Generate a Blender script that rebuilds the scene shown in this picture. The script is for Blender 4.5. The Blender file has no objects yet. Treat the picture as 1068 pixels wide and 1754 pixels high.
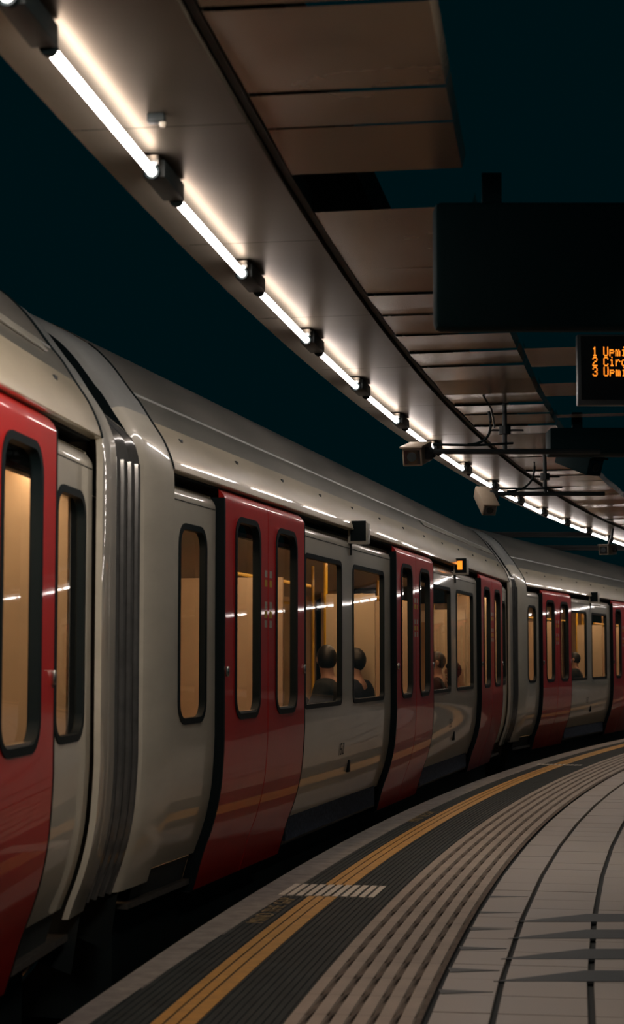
import bpy, bmesh, math, random
from mathutils import Vector, Matrix
random.seed(7)
sc = bpy.context.scene
COL = sc.collection
PI = math.pi

# ------------------------------------------------------------------ materials
def new_mat(name):
    m = bpy.data.materials.new(name); m.use_nodes = True
    nt = m.node_tree; b = nt.nodes['Principled BSDF']
    return m, nt, b

def mat(name, col, rough=.5, metal=0., coat=0., coat_r=.05, spec=.5, var=0., vscale=3., stretch=(1, 1, 1), bump=0., bscale=60., rvar=0.):
    m, nt, b = new_mat(name)
    b.inputs['Base Color'].default_value = (*col, 1)
    b.inputs['Roughness'].default_value = rough
    b.inputs['Metallic'].default_value = metal
    b.inputs['Coat Weight'].default_value = coat
    b.inputs['Coat Roughness'].default_value = coat_r
    b.inputs['Specular IOR Level'].default_value = spec
    L = nt.links.new
    if var or bump or rvar:
        tc = nt.nodes.new('ShaderNodeTexCoord'); mp = nt.nodes.new('ShaderNodeMapping')
        mp.inputs['Scale'].default_value = stretch
        L(tc.outputs['Object'], mp.inputs['Vector'])
        n = nt.nodes.new('ShaderNodeTexNoise'); n.inputs['Scale'].default_value = vscale
        n.inputs['Detail'].default_value = 5; n.inputs['Roughness'].default_value = .62
        L(mp.outputs[0], n.inputs['Vector'])
        if var:
            mx = nt.nodes.new('ShaderNodeMix'); mx.data_type = 'RGBA'
            lo = tuple(max(0, c * (1 - var)) for c in col); hi = tuple(min(1, c * (1 + var * .8)) for c in col)
            mx.inputs[6].default_value = (*lo, 1); mx.inputs[7].default_value = (*hi, 1)
            rp = nt.nodes.new('ShaderNodeMapRange'); rp.inputs[1].default_value = .3; rp.inputs[2].default_value = .7
            L(n.outputs['Fac'], rp.inputs[0]); L(rp.outputs[0], mx.inputs[0]); L(mx.outputs[2], b.inputs['Base Color'])
        if rvar:
            r2 = nt.nodes.new('ShaderNodeMapRange')
            r2.inputs[1].default_value = .3; r2.inputs[2].default_value = .7
            r2.inputs[3].default_value = max(.02, rough - rvar); r2.inputs[4].default_value = min(1, rough + rvar)
            L(n.outputs['Fac'], r2.inputs[0]); L(r2.outputs[0], b.inputs['Roughness'])
        if bump:
            n2 = nt.nodes.new('ShaderNodeTexNoise'); n2.inputs['Scale'].default_value = bscale; n2.inputs['Detail'].default_value = 3
            L(mp.outputs[0], n2.inputs['Vector'])
            bp = nt.nodes.new('ShaderNodeBump'); bp.inputs['Strength'].default_value = bump; bp.inputs['Distance'].default_value = .01
            L(n2.outputs['Fac'], bp.inputs['Height']); L(bp.outputs[0], b.inputs['Normal'])
    return m

def emit(name, col, strength):
    m, nt, b = new_mat(name)
    b.inputs['Base Color'].default_value = (*col, 1)
    b.inputs['Emission Color'].default_value = (*col, 1)
    b.inputs['Emission Strength'].default_value = strength
    b.inputs['Roughness'].default_value = .4
    return m

def glass(name, tint, refl=1.0):
    m = bpy.data.materials.new(name); m.use_nodes = True; nt = m.node_tree; nt.nodes.clear()
    o = nt.nodes.new('ShaderNodeOutputMaterial'); t = nt.nodes.new('ShaderNodeBsdfTransparent'); g = nt.nodes.new('ShaderNodeBsdfGlossy')
    t.inputs[0].default_value = (*tint, 1); g.inputs['Roughness'].default_value = .02; g.inputs[0].default_value = (refl, refl, refl, 1)
    f = nt.nodes.new('ShaderNodeFresnel'); f.inputs['IOR'].default_value = 1.5; x = nt.nodes.new('ShaderNodeMixShader')
    L = nt.links.new; L(f.outputs[0], x.inputs[0]); L(t.outputs[0], x.inputs[1]); L(g.outputs[0], x.inputs[2]); L(x.outputs[0], o.inputs[0])
    return m

M = dict(
    cream=mat('cream_paint', (.76, .66, .49), .34, coat=.9, coat_r=.04, var=.16, vscale=1.3, stretch=(.6, 1, 2.2), rvar=.06),
    white=mat('white_paint', (.61, .57, .475), .36, coat=.8, coat_r=.03, var=.14, vscale=1.6, stretch=(.6, 1, 2), rvar=.06),
    red=mat('red_paint', (.62, .013, .010), .4, coat=.6, coat_r=.03, var=.12, vscale=2),
    roofgrey=mat('roof_grey', (.17, .155, .135), .42, coat=.25, coat_r=.2, var=.3, vscale=1.2, stretch=(.35, 2, 2), rvar=.08),
    gutter=mat('gutter_grey', (.19, .18, .155), .34, coat=.35, coat_r=.12, var=.22, vscale=1.6, stretch=(.4, 2, 2)),
    ringgrey=mat('ring_grey', (.33, .335, .32), .36, coat=.4, coat_r=.1, var=.1, vscale=3),
    black=mat('black_rubber', (.003, .009, .011), .55, spec=.2),
    gloss=mat('bellows_rubber', (.09, .09, .088), .2, coat=.9, coat_r=.06, var=.3, vscale=6),
    dark=mat('dark_metal', (.008, .014, .016), .55),
    chrome=mat('steel', (.55, .53, .5), .25, metal=1),
    under=mat('underframe_black', (.008, .018, .021), .6, var=.4, vscale=5),
    step=mat('step_grey', (.05, .062, .066), .45, var=.25, vscale=5),
    panel=mat('ceiling_panel', (.205, .178, .145), .34, metal=.8, spec=.2, var=.14, vscale=.9, rvar=.05),
    panel2=mat('ceiling_panel_matt', (.30, .225, .16), .24, metal=.6, var=.2, vscale=.8, rvar=.05),
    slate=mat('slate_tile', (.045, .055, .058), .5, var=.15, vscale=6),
    slab=mat('ceiling_slab', (.006, .008, .008), .9),
    groove=mat('groove_brown', (.15, .115, .09), .9, var=.3, vscale=10),  # darker tone between the corduroy ribs
    signblk=mat('sign_black', (.0012, .013, .016), .7, spec=.1),
    tile=mat('platform_tile', (.36, .315, .27), .42, var=.14, vscale=2.2, rvar=.08, bump=.05, bscale=40),
    joint=mat('tile_joint', (.025, .027, .026), .8),
    corduroy=mat('corduroy_paving', (.40, .325, .26), .6, var=.16, vscale=3, bump=.1, bscale=80),
    asphalt=mat('asphalt', (.026, .034, .034), .65, spec=.22, var=.35, vscale=7, bump=.25, bscale=150),
    coping=mat('coping_stone', (.30, .265, .235), .75, var=.3, vscale=9, bump=.25, bscale=60),
    yellow=mat('yellow_paint', (.62, .31, .05), .5, var=.2, vscale=12),
    yfaded=mat('faded_yellow_paint', (.32, .23, .10), .6, var=.6, vscale=30),
    wpaint=mat('white_ribbed_paint', (.75, .68, .58), .5, var=.2, vscale=14),
    ballast=mat('ballast', (.018, .04, .045), .95, var=.5, vscale=18, bump=.8, bscale=30),
    brick=mat('platform_wall', (.02, .035, .038), .9, var=.4, vscale=8),
    rail=mat('rail_steel', (.25, .23, .21), .3, metal=1, var=.3, vscale=5),
    cctv=mat('cctv_beige', (.27, .215, .16), .45, var=.1, vscale=8),
    lens=mat('lens_glass', (.01, .012, .014), .08, coat=.6),
    inner=mat('interior_panel', (.66, .52, .36), .5, var=.1, vscale=2),
    innerc=mat('interior_ceiling', (.68, .6, .48), .5),
    ifloor=mat('interior_floor', (.10, .09, .08), .5, var=.3, vscale=20),
    seat=mat('seat_moquette', (.05, .07, .11), .9, var=.6, vscale=40),
    pole=mat('yellow_pole', (.75, .45, .03), .3, coat=.4),
    skin=mat('skin', (.45, .26, .19), .5),
    hair=mat('dark_hair', (.012, .010, .009), .5, var=.5, vscale=40),
    coatd=mat('dark_coat', (.012, .015, .017), .85, var=.4, vscale=20),
    coatb=mat('navy_coat', (.012, .016, .03), .85, var=.4, vscale=20),
    trousers=mat('dark_trousers', (.014, .014, .018), .9),
    bag=mat('striped_bag', (.20, .15, .10), .8, var=.5, vscale=12),
    tube=emit('tube_glow', (1.0, .90, .84), 24.0),
    ilamp=emit('saloon_lamp', (1.0, .66, .38), 12.0),
    led=emit('amber_led', (1.0, .27, .02), 1.35),
    boardblk=mat('board_black', (.004, .006, .007), .4, coat=.1),
    boardgrey=mat('board_frame_grey', (.035, .045, .05), .35),
    ad=mat('advert_panel_yellow', (.55, .36, .06), .6, var=.3, vscale=9),
    stickery=mat('yellow_sticker', (.65, .42, .06), .5),
    stickerw=mat('pale_sticker', (.5, .45, .38), .5),
    blush=mat('decal_dark', (.03, .035, .035), .6),
    beam=mat('dusty_steel', (.05, .055, .055), .6, var=.3, vscale=3),
    wglass=glass('window_glass', (.80, .80, .80), .9),
    fglass=mat('far_glass', (.10, .075, .05), .12),
)

M['panel'].node_tree.nodes['Principled BSDF'].inputs['Specular Tint'].default_value = (.28, .26, .255, 1)
# ------------------------------------------------------------------ mesh builder
class MB:
    def __init__(s): s.v = []; s.f = []; s.mi = []; s.sm = []
    def add(s, vs, fs, mi=0, smooth=False):
        o = len(s.v); s.v += [tuple(p) for p in vs]
        for f in fs: s.f.append([i + o for i in f]); s.mi.append(mi); s.sm.append(smooth)
    def box(s, x0, x1, y0, y1, z0, z1, mi=0, mtx=None):
        vs = [Vector((x, y, z)) for z in (z0, z1) for y in (y0, y1) for x in (x0, x1)]
        if mtx: vs = [mtx @ p for p in vs]
        s.add(vs, [(0, 2, 3, 1), (4, 5, 7, 6), (0, 1, 5, 4), (2, 6, 7, 3), (0, 4, 6, 2), (1, 3, 7, 5)], mi)
    def rbox(s, x0, x1, y0, y1, z0, z1, b=.01, mi=0, mtx=None):      # box with bevelled edges
        bm = bmesh.new(); bmesh.ops.create_cube(bm, size=1)
        for v in bm.verts:
            v.co = Vector((x0 + (v.co.x + .5) * (x1 - x0), y0 + (v.co.y + .5) * (y1 - y0), z0 + (v.co.z + .5) * (z1 - z0)))
        bmesh.ops.bevel(bm, geom=bm.edges[:], offset=b, segments=2, affect='EDGES', profile=.5)
        bm.verts.index_update(); vs = [(mtx @ v.co) if mtx else v.co.copy() for v in bm.verts]
        s.add(vs, [[v.index for v in f.verts] for f in bm.faces], mi, False); bm.free()
    def tube(s, pts, r, n=10, mi=0, caps=True, smooth=True):
        pts = [Vector(p) for p in pts]; rings = []
        up = Vector((0, 0, 1)); t0 = (pts[1] - pts[0]).normalized()
        if abs(t0.dot(up)) > .95: up = Vector((1, 0, 0))
        for i, p in enumerate(pts):
            t = (pts[min(i + 1, len(pts) - 1)] - pts[max(i - 1, 0)]).normalized()
            a = t.cross(up).normalized(); b = a.cross(t)
            rr = r[i] if isinstance(r, (list, tuple)) else r
            rings.append([p + a * math.cos(2 * PI * k / n) * rr + b * math.sin(2 * PI * k / n) * rr for k in range(n)])
        vs = [q for g in rings for q in g]; fs = []
        for i in range(len(pts) - 1):
            for k in range(n):
                fs.append((i * n + k, i * n + (k + 1) % n, (i + 1) * n + (k + 1) % n, (i + 1) * n + k))
        s.add(vs, fs, mi, smooth)
        if caps:
            s.add(rings[0], [list(range(n))[::-1]], mi); s.add(rings[-1], [list(range(n))], mi)
    def grid(s, rows, mi=0, smooth=True, close=False):
        n = len(rows[0]); vs = [p for r in rows for p in r]; fs = []
        for i in range(len(rows) - 1):
            for k in range(n if close else n - 1):
                fs.append((i * n + k, i * n + (k + 1) % n, (i + 1) * n + (k + 1) % n, (i + 1) * n + k))
        s.add(vs, fs, mi, smooth)
    def build(s, name, mats, parent=None, loc=None):
        me = bpy.data.meshes.new(name); me.from_pydata(s.v, [], s.f)
        for m in (mats if isinstance(mats, (list, tuple)) else [mats]): me.materials.append(m)
        me.polygons.foreach_set('material_index', s.mi); me.polygons.foreach_set('use_smooth', s.sm); me.update()
        bm = bmesh.new(); bm.from_mesh(me); bmesh.ops.remove_doubles(bm, verts=bm.verts, dist=1e-5)
        bmesh.ops.recalc_face_normals(bm, faces=bm.faces); bm.to_mesh(me); bm.free()
        me.set_sharp_from_angle(angle=math.radians(32))
        o = bpy.data.objects.new(name, me); COL.objects.link(o)
        if parent: o.parent = parent
        if loc: o.location = loc
        return o

def tag(o, label=None, cat=None, group=None, kind=None):
    if label: o['label'] = label
    if cat: o['category'] = cat
    if group: o['group'] = group
    if kind: o['kind'] = kind
    return o
def empty(name, loc=(0, 0, 0), rz=0.):
    o = bpy.data.objects.new(name, None); COL.objects.link(o); o.location = loc; o.rotation_euler = (0, 0, rz); o.empty_display_size = .2
    return o
def copy_tree(o, parent=None):
    c = o.copy(); COL.objects.link(c)
    if parent: c.parent = parent
    for ch in [x for x in ALLCH.get(o.name, [])]: copy_tree(ch, c)
    return c
ALLCH = {}
def index_children():
    ALLCH.clear()
    for o in bpy.data.objects:
        if o.parent: ALLCH.setdefault(o.parent.name, []).append(o)

# ------------------------------------------------------------------ the place: one circle centre for platform, lights, ceiling
CX, CY = 102.0, -8.5
E = 1.39
def pol(r, th, z=0.):
    a = math.radians(th); return Vector((CX - r * math.cos(a), CY + r * math.sin(a), z))
def polm(r, th, z=0.):              # local frame: x along the platform (away from the viewer), y towards the track
    a = math.radians(th)
    return Matrix.Translation(pol(r, th, z)) @ Matrix.Rotation(PI / 2 - a, 4, 'Z')
def sweep(mb, prof, th0, th1, step=.25, mi=0, smooth=False, caps=True):
    n = max(1, int(math.ceil((th1 - th0) / step))); rows = []
    for i in range(n + 1):
        th = th0 + (th1 - th0) * i / n
        rows.append([pol(r, th, z) for r, z in prof])
    for a, b in zip(rows, rows[1:]):
        mb.grid([a, b], mi, smooth)
    if caps and len(prof) > 2:
        mb.add(rows[0], [list(range(len(prof)))], mi); mb.add(rows[-1], [list(range(len(prof)))[::-1]], mi)
T0, T1 = 1.5, 52.

# ---- platform
mb = MB(); sweep(mb, [(104.06, -1.05), (104.06, -.02), (98.0, -.02), (98.0, -1.05)], T0, T1, .5)
tag(mb.build('platform_floor_slab', M['joint']), kind='structure').name = 'floor'
mb = MB(); sweep(mb, [(104.065, -1.0), (104.065, -.07), (104.08, -.07), (104.08, -1.0)], T0, T1, .5)
tag(mb.build('trim_1', M['brick']), kind='structure')
mb = MB()
def rin(th): return 103.885 + .095 * max(0, min(1, (10.6 - th) / 2.3))
k = T0
while k < T1:
    n = 3; rows = []
    for i in range(n + 1):
        th = k + .498 * i / n; q = rin(th)
        rows.append([pol(r, th, z) for r, z in [(104.10, -.075), (104.10, -.008), (104.092, 0), (q + .006, 0), (q, -.008), (q, -.018)]])
    mb.grid(rows, 0, False); k += .5
tag(mb.build('edge_coping', M['coping']), 'pale worn coping stones along the platform edge beside the train', 'coping')
# asphalt with fine ribs both sides of the yellow line
mb = MB()
def ribs(mb, r0, r1, pitch, depth, th0, th1, duty=.6, ztop=0.):
    prof = [(r0, ztop - .018)]; r = r0
    sgn = -1 if r1 < r0 else 1; n = int(abs(r1 - r0) / pitch)
    p = abs(r1 - r0) / n
    for i in range(n):
        a = r0 + sgn * i * p
        prof += [(a, ztop), (a + sgn * p * duty, ztop), (a + sgn * p * duty * 1.12, ztop - depth), (a + sgn * p * .97, ztop - depth)]
    prof += [(r1, ztop - .018)]
    sweep(mb, prof, th0, th1, .2, 0, False, False)
ribs(mb, 103.985, 103.255, .032, .004, T0, 10.6, .7, -.001); ribs(mb, 103.885, 103.255, .032, .004, 10.6, T1, .7, -.001)
tag(mb.build('ribbed_asphalt_strip', M['asphalt']), 'dark finely ribbed strip under the yellow line, beside the beige paving', 'paving')
mb = MB()
for a, b in ((103.745, 103.703), (103.693, 103.648), (103.638, 103.575)):
    sweep(mb, [(a, -.003), (a, .0022), (b, .0022), (b, -.003)], T0, 10.47, .2); sweep(mb, [(a, -.003), (a, .0022), (b, .0022), (b, -.003)], 10.76, 17.52, .2)
    sweep(mb, [(a, -.003), (a, .0022), (b, .0022), (b, -.003)], 17.63, T1, .2)
tag(mb.build('yellow_line', M['yellow']), 'triple yellow painted safety line along the platform edge', 'line')
def patch(th0, th1, label):
    mb = MB(); r = 103.93
    while r > 103.37:
        mb.add([pol(r, th0, .0035), pol(r - .036, th0, .0035), pol(r - .036, th1, .0035), pol(r, th1, .0035),
                pol(r, th0, -.004), pol(r - .036, th0, -.004), pol(r - .036, th1, -.004), pol(r, th1, -.004)],
               [(0, 1, 2, 3), (0, 4, 5, 1), (1, 5, 6, 2), (2, 6, 7, 3), (3, 7, 4, 0)]); r -= .053
    tag(mb.build('white_marking', M['wpaint']), label, 'marking', 'white ribbed markings across the yellow line')
patch(10.475, 10.755, 'large white ribbed patch crossing the yellow line in the foreground')
patch(17.53, 17.62, 'thin distant white bar crossing the yellow line near the far end')
# faded lettering on the strip beside the coping
def ground_text(txt, r, th, size, label):
    cu = bpy.data.curves.new('lettering', 'FONT'); cu.body = txt; cu.size = size; cu.extrude = .0006; cu.align_x = 'CENTER'; cu.align_y = 'BOTTOM'
    cu.space_character = 1.06
    tmp = bpy.data.objects.new('tmp', cu); COL.objects.link(tmp)
    dg = bpy.context.evaluated_depsgraph_get(); me = bpy.data.meshes.new_from_object(tmp.evaluated_get(dg)); bpy.data.objects.remove(tmp)
    o = bpy.data.objects.new('platform_lettering', me); COL.objects.link(o); me.materials.clear(); me.materials.append(M['yfaded'])
    o.matrix_world = polm(r, th, .0008)
    return tag(o, label, 'lettering', 'faded yellow lettering beside the coping')
ground_text('MIND THE GAP', 103.772, 10.15, .135, 'faded yellow MIND THE GAP lettering nearest the viewer, by the white patch')
ground_text('MIND THE GAP', 103.772, 13.35, .135, 'faded distant MIND THE GAP lettering halfway along the platform edge')
# corduroy strip
mb = MB(); prof = []
nr = 6; w = (103.25 - 102.735) / nr
for i in range(nr):
    a = 103.25 - i * w
    prof.append([(a, -.003), (a - w * .06, .004), (a - w * .66, .004), (a - w * .72, -.003)])
k = T0
while k < T1:
    for i, q in enumerate(prof):
        sweep(mb, q, k, k + .221, .12, 0, False, False)
        g0, g1 = q[-1][0], (prof[i + 1][0][0] if i + 1 < nr else 102.735)
        sweep(mb, [(g0, -.003), (g1, -.003)], k, k + .2225, .12, 1, False, False)
    k += .2225
tag(mb.build('corduroy_paving_strip', [M['corduroy'], M['groove']]), 'beige corduroy warning paving with raised ribs curving along the platform', 'paving')
# floor tiles: straight-edged runs kinking every 1.9 m
mb = MB()
cols = [(102.71, 102.483), (102.455, 102.108), (102.078, 101.73), (101.70, 101.35), (101.32, 100.97), (100.94, 100.59)]
run = 1.02; th = 4.0 - run
while th < T1:
    pa = {}
    for (ra, rb) in cols:
        A0, A1, B0, B1 = pol(ra, th), pol(ra, th + run), pol(rb, th), pol(rb, th + run)
        nt = 5
        for j in range(nt):
            f0, f1 = (j + .008) / nt, (j + .992) / nt
            q = [A0.lerp(A1, f0), A0.lerp(A1, f1), B0.lerp(B1, f1), B0.lerp(B1, f0)]
            dz = random.uniform(-.0008, .0008)
            mb.add([(p.x, p.y, dz) for p in q] + [(p.x, p.y, -.019) for p in q], [(0, 1, 2, 3), (0, 4, 5, 1), (1, 5, 6, 2), (2, 6, 7, 3), (3, 7, 4, 0)])
    th += run
tag(mb.build('platform_tiles', M['tile']), kind='structure').name = 'floor.001'

# dark wedge-cut tiles that take up the curve
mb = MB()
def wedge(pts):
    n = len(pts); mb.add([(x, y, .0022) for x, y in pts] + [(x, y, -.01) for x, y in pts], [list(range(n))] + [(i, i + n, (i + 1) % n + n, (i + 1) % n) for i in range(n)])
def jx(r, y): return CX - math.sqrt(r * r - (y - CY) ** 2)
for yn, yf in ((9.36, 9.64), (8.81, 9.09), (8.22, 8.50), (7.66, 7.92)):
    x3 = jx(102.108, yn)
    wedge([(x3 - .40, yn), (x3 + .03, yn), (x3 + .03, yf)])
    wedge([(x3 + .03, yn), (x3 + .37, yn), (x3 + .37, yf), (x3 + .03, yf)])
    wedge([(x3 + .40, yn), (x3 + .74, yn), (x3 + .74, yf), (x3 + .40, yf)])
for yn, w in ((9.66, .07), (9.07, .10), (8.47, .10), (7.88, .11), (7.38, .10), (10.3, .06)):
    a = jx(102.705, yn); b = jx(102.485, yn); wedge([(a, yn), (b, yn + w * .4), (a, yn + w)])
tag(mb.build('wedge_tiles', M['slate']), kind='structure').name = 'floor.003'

# ---- track bed and rails
mb = MB(); sweep(mb, [(104.06, -1.35), (104.06, -1.05), (110.5, -1.05), (110.5, -1.35)], T0 - 4, T1 + 4, .5)
tag(mb.build('track_bed', M['ballast']), kind='structure').name = 'floor.002'
for r, nm in ((105.05, 'running rail nearest the platform, under the train'), (106.48, 'far running rail under the train')):
    mb = MB(); sweep(mb, [(r - .035, -.90), (r + .035, -.90), (r + .035, -.94), (r + .01, -.95), (r + .01, -1.03), (r + .07, -1.05), (r - .07, -1.05), (r - .01, -1.03), (r - .01, -.95), (r - .035, -.94), (r - .035, -.90)], T0 - 4, T1 + 4, .4)
    tag(mb.build('rail', M['rail']), 'steel ' + nm, 'rail', 'running rails')

# ---- ceiling
ZB = 3.25
mb = MB(); k = 4.2
while k < 52:
    sweep(mb, [(103.90, ZB + .06), (103.885, ZB), (103.25, ZB), (103.245, ZB + .05)], k, k + .964, .16, 0, False, False); k += .968
tag(mb.build('ceiling_light_band', M['panel']), kind='structure').name = 'ceiling'
mb = MB(); rows = [(5.55, 6.5), (6.51, 7.48), (7.495, 7.925), (7.94, 8.145), (8.152, 8.455), (8.785, 9.725), (9.74, 10.71)]
k = 10.725
while k < 50: rows.append((k, k + .972)); k += .985
for a, b in rows:
    dz = random.uniform(-.006, .006)
    n = 3 if a > 8.5 else 1
    for j in range(n):
        a2, b2 = a + (b - a) * j / n, a + (b - a) * (j + 1) / n - .002
        t = random.uniform(-.018, .018); t2 = random.uniform(-.008, .008)
        prof = [(103.205, ZB + .07), (103.2, ZB + .015), (102.54, ZB + .015), (102.525, ZB + .07)]
        m2 = 2; rowsv = []
        for i in range(m2 + 1):
            th = a2 + (b2 - a2) * i / m2; s = (i / m2 - .5)
            rowsv.append([pol(r, th, z + dz + t * s + t2 * (r - 102.87)) for r, z in prof])
        mb.grid(rowsv, 0, False)
tag(mb.build('ceiling_panels', M['panel2']), kind='structure').name = 'ceiling.001'
# pieces of a third row of panels, between dark openings
mb = MB()
for a, b in ((10.74, 11.13), (11.53, 11.87), (12.42, 12.52)):
    sweep(mb, [(102.505, ZB + .07), (102.5, ZB + .02), (100.9, ZB + .02), (100.9, ZB + .07)], a, b, .2, 0, False, False)
tag(mb.build('ceiling_outer_panels', M['panel2']), kind='structure').name = 'ceiling.002'
mb = MB(); sweep(mb, [(103.86, ZB + .12), (103.86, ZB + .3), (103.0, ZB + .3), (103.0, ZB + .12)], 3.0, T1, .5)
tag(mb.build('ceiling_slab', M['slab']), kind='structure').name = 'ceiling.003'
# downstand rail in the groove between band and panels
mb = MB(); sweep(mb, [(103.24, ZB + .10), (103.24, ZB + .02), (103.212, ZB + .02), (103.212, ZB + .10)], 4.2, T1 - 2, .2)
tag(mb.build('trim_2', M['dark']), kind='structure')

# ---- tube lights
def make_light():
    root = empty('tube_light')
    Lh = 1.372 / 2
    t = MB(); ns = 14
    pr = [(-Lh, .010), (-Lh + .006, .017), (-Lh + .02, .017)] + [(-Lh + .02 + (2 * Lh - .04) * i / 6, .0172) for i in range(1, 7)] + [(Lh - .006, .015), (Lh, .010)]
    t.tube([(x, 0, 0) for x, _ in pr], [r for _, r in pr], 14)
    t.build('tube', M['tube'], root)
    b = MB(); x0 = Lh + .012
    b.rbox(x0, x0 + .345, -.042, .042, -.012, .056, .006)
    b.build('connector_box', M['dark'], root)
    for x in (-Lh - .004, Lh - .022):
        c = MB(); c.tube([(x, 0, 0), (x + .026, 0, 0)], .027, 14); c.build('lamp_holder', M['black'], root)
    d = MB(); d.rbox(Lh - .05, Lh + .02, -.03, .03, .02, .056, .004); d.build('mounting_clip', M['chrome'], root)
    return root
proto = make_light(); index_children()
ordn = ['nearest', 'second nearest', 'third nearest', 'fourth nearest', 'fifth nearest', 'sixth nearest', 'seventh nearest', 'eighth nearest', 'ninth nearest', 'tenth nearest',
        'eleventh nearest', 'twelfth nearest', 'thirteenth nearest', 'fourteenth nearest', 'fifteenth nearest', 'sixteenth nearest']
for i in range(-1, 42):
    o = proto if i == -1 else copy_tree(proto)
    th = 7.505 + .968 * i + .379
    o.matrix_world = polm(103.665, th, 3.185)
    lab = {0: 'nearest white tube light, at the top left of the photo'}.get(i)
    if i < 0: lab = 'white tube light above the viewer, its black end box showing at the top left corner'
    elif lab is None:
        lab = ('%s glowing white tube light in the ceiling row' % ordn[i]) if i < 13 else ('tiny glowing white tube light at the far end of the row' if i < 16 else 'white tube light further along the row, past the right edge, seen only as a reflection')
    tag(o, lab, 'light', 'tube lights along the ceiling band')

# ------------------------------------------------------------------ the train
PITCH, END, LEAF = 5.4596, 2.5795, .9959
CL = 2 * END + 2 * PITCH
A2, DA = .2341, .1236
P2 = Vector((-.2874 - END * math.sin(A2), 11.2955 - END * math.cos(A2), 0))
PR = [(.30, -.22), (.24, -.10), (.19, .03), (.125, .25), (.08, .37), (.045, .49), (.02, .62), (.008, .75), (0, .9), (0, 1.0), (0, 2.25), (.002, 2.33), (.007, 2.40),
      (.028, 2.47), (.072, 2.565), (.135, 2.66), (.206, 2.77), (.250, 2.823), (.277, 2.86), (.382, 2.995), (.504, 3.105), (.7, 3.215), (1.0, 3.305), (1.45, 3.345)]
def uz(z):
    for (u0, z0), (u1, z1) in zip(PR, PR[1:]):
        if z0 <= z <= z1:
            i = PR.index((u0, z0)); t = (z - z0) / (z1 - z0)
            m0 = ((u1 - PR[i - 1][0]) / (z1 - PR[i - 1][1])) if i > 0 else (u1 - u0) / (z1 - z0)
            m1 = ((PR[i + 2][0] - u0) / (PR[i + 2][1] - z0)) if i + 2 < len(PR) else (u1 - u0) / (z1 - z0)
            h = z1 - z0; t2, t3 = t * t, t ** 3
            return (2 * t3 - 3 * t2 + 1) * u0 + (t3 - 2 * t2 + t) * h * m0 + (-2 * t3 + 3 * t2) * u1 + (t3 - t2) * h * m1
    return PR[-1][0]
def zs(z0, z1, st=.04):
    n = max(1, int(round((z1 - z0) / st))); return [z0 + (z1 - z0) * i / n for i in range(n + 1)]

def rrect(x0, x1, z0, z1, r, n=6):
    pts = []
    for cx, cz, a0 in ((x1 - r, z1 - r, 0), (x0 + r, z1 - r, 90), (x0 + r, z0 + r, 180), (x1 - r, z0 + r, 270)):
        for i in range(n + 1):
            a = math.radians(a0 + 90 * i / n); pts.append((cx + r * math.cos(a), cz + r * math.sin(a)))
    return pts

def skin(mb, s0, s1, z0, z1, off, holes=(), thick=.05, mi=0, bulge=0., edge=True):
    """A body skin s0..s1, z0..z1 on the profile pushed in by off, with rounded window holes."""
    zh0, zh1 = .93, 2.245
    def P(s, z, d=0.):
        return Vector((s, uz(z) + off + d, z))
    lo = zs(z0, min(z1, zh0)); hi = zs(zh1, z1, .015) if z1 > zh1 else []
    ss = [s0, s1]
    mb.grid([[P(s, z) for z in lo] for s in ss], mi, True)
    if hi:
        top = []
        for z in hi:
            t = max(0, (z - (z1 - .07)) / .07)
            top.append((z, .045 * t * t * bulge))
        mb.grid([[P(s, z, d) for z, d in top] for s in ss], mi, True)
    zz1 = min(zh1, z1)
    hs = sorted(holes); cuts = [s0] + [(a[1] + b[0]) / 2 for a, b in zip(hs, hs[1:])] + [s1]
    if not hs: mb.add([P(s0, zh0), P(s1, zh0), P(s1, zz1), P(s0, zz1)], [(0, 1, 2, 3)], mi, True)
    for i, (a, b, c, d, r) in enumerate(hs):
        x0, x1 = cuts[i], cuts[i + 1]
        inner = rrect(a, b, c, d, r); n = 6
        outer = []
        for k, (px, pz) in enumerate(inner):
            q = k // (n + 1); t = (k % (n + 1)) / n
            ex = {0: (x1, d - r, b - r, zz1), 1: (a + r, zz1, x0, d - r), 2: (x0, c + r, a + r, zh0), 3: (b - r, zh0, x1, c + r)}[q]
            corner = {0: (x1, zz1), 1: (x0, zz1), 2: (x0, zh0), 3: (x1, zh0)}[q]
            st = {0: (x1, d - r), 1: (a + r, zz1), 2: (x0, c + r), 3: (b - r, zh0)}[q]
            en = {0: (b - r, zz1), 1: (x0, d - r), 2: (a + r, zh0), 3: (x1, c + r)}[q]
            if t <= .5: f = t * 2; outer.append((st[0] + (corner[0] - st[0]) * f, st[1] + (corner[1] - st[1]) * f))
            else: f = t * 2 - 1; outer.append((corner[0] + (en[0] - corner[0]) * f, corner[1] + (en[1] - corner[1]) * f))
        mb.grid([[P(x, z) for x, z in outer], [P(x, z) for x, z in inner]], mi, True, True)
        mb.grid([[P(x, z) for x, z in inner], [P(x, z, thick) for x, z in inner]], mi, True, True)
    if edge:
        al = sorted(set(lo + [zh0, zz1] + hi))
        for s in ss:
            rows = []
            for z in al:
                t = max(0, (z - (z1 - .07)) / .07) if hi else 0
                rows.append([P(s, z, .045 * t * t * bulge), P(s, z, thick)])
            mb.grid(rows, mi, True)
        for z, bb in ((z0, 0), (z1, .045 * bulge)):
            mb.add([P(s0, z, bb), P(s1, z, bb), P(s1, z, thick), P(s0, z, thick)], [(0, 1, 2, 3)], mi, True)

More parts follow.
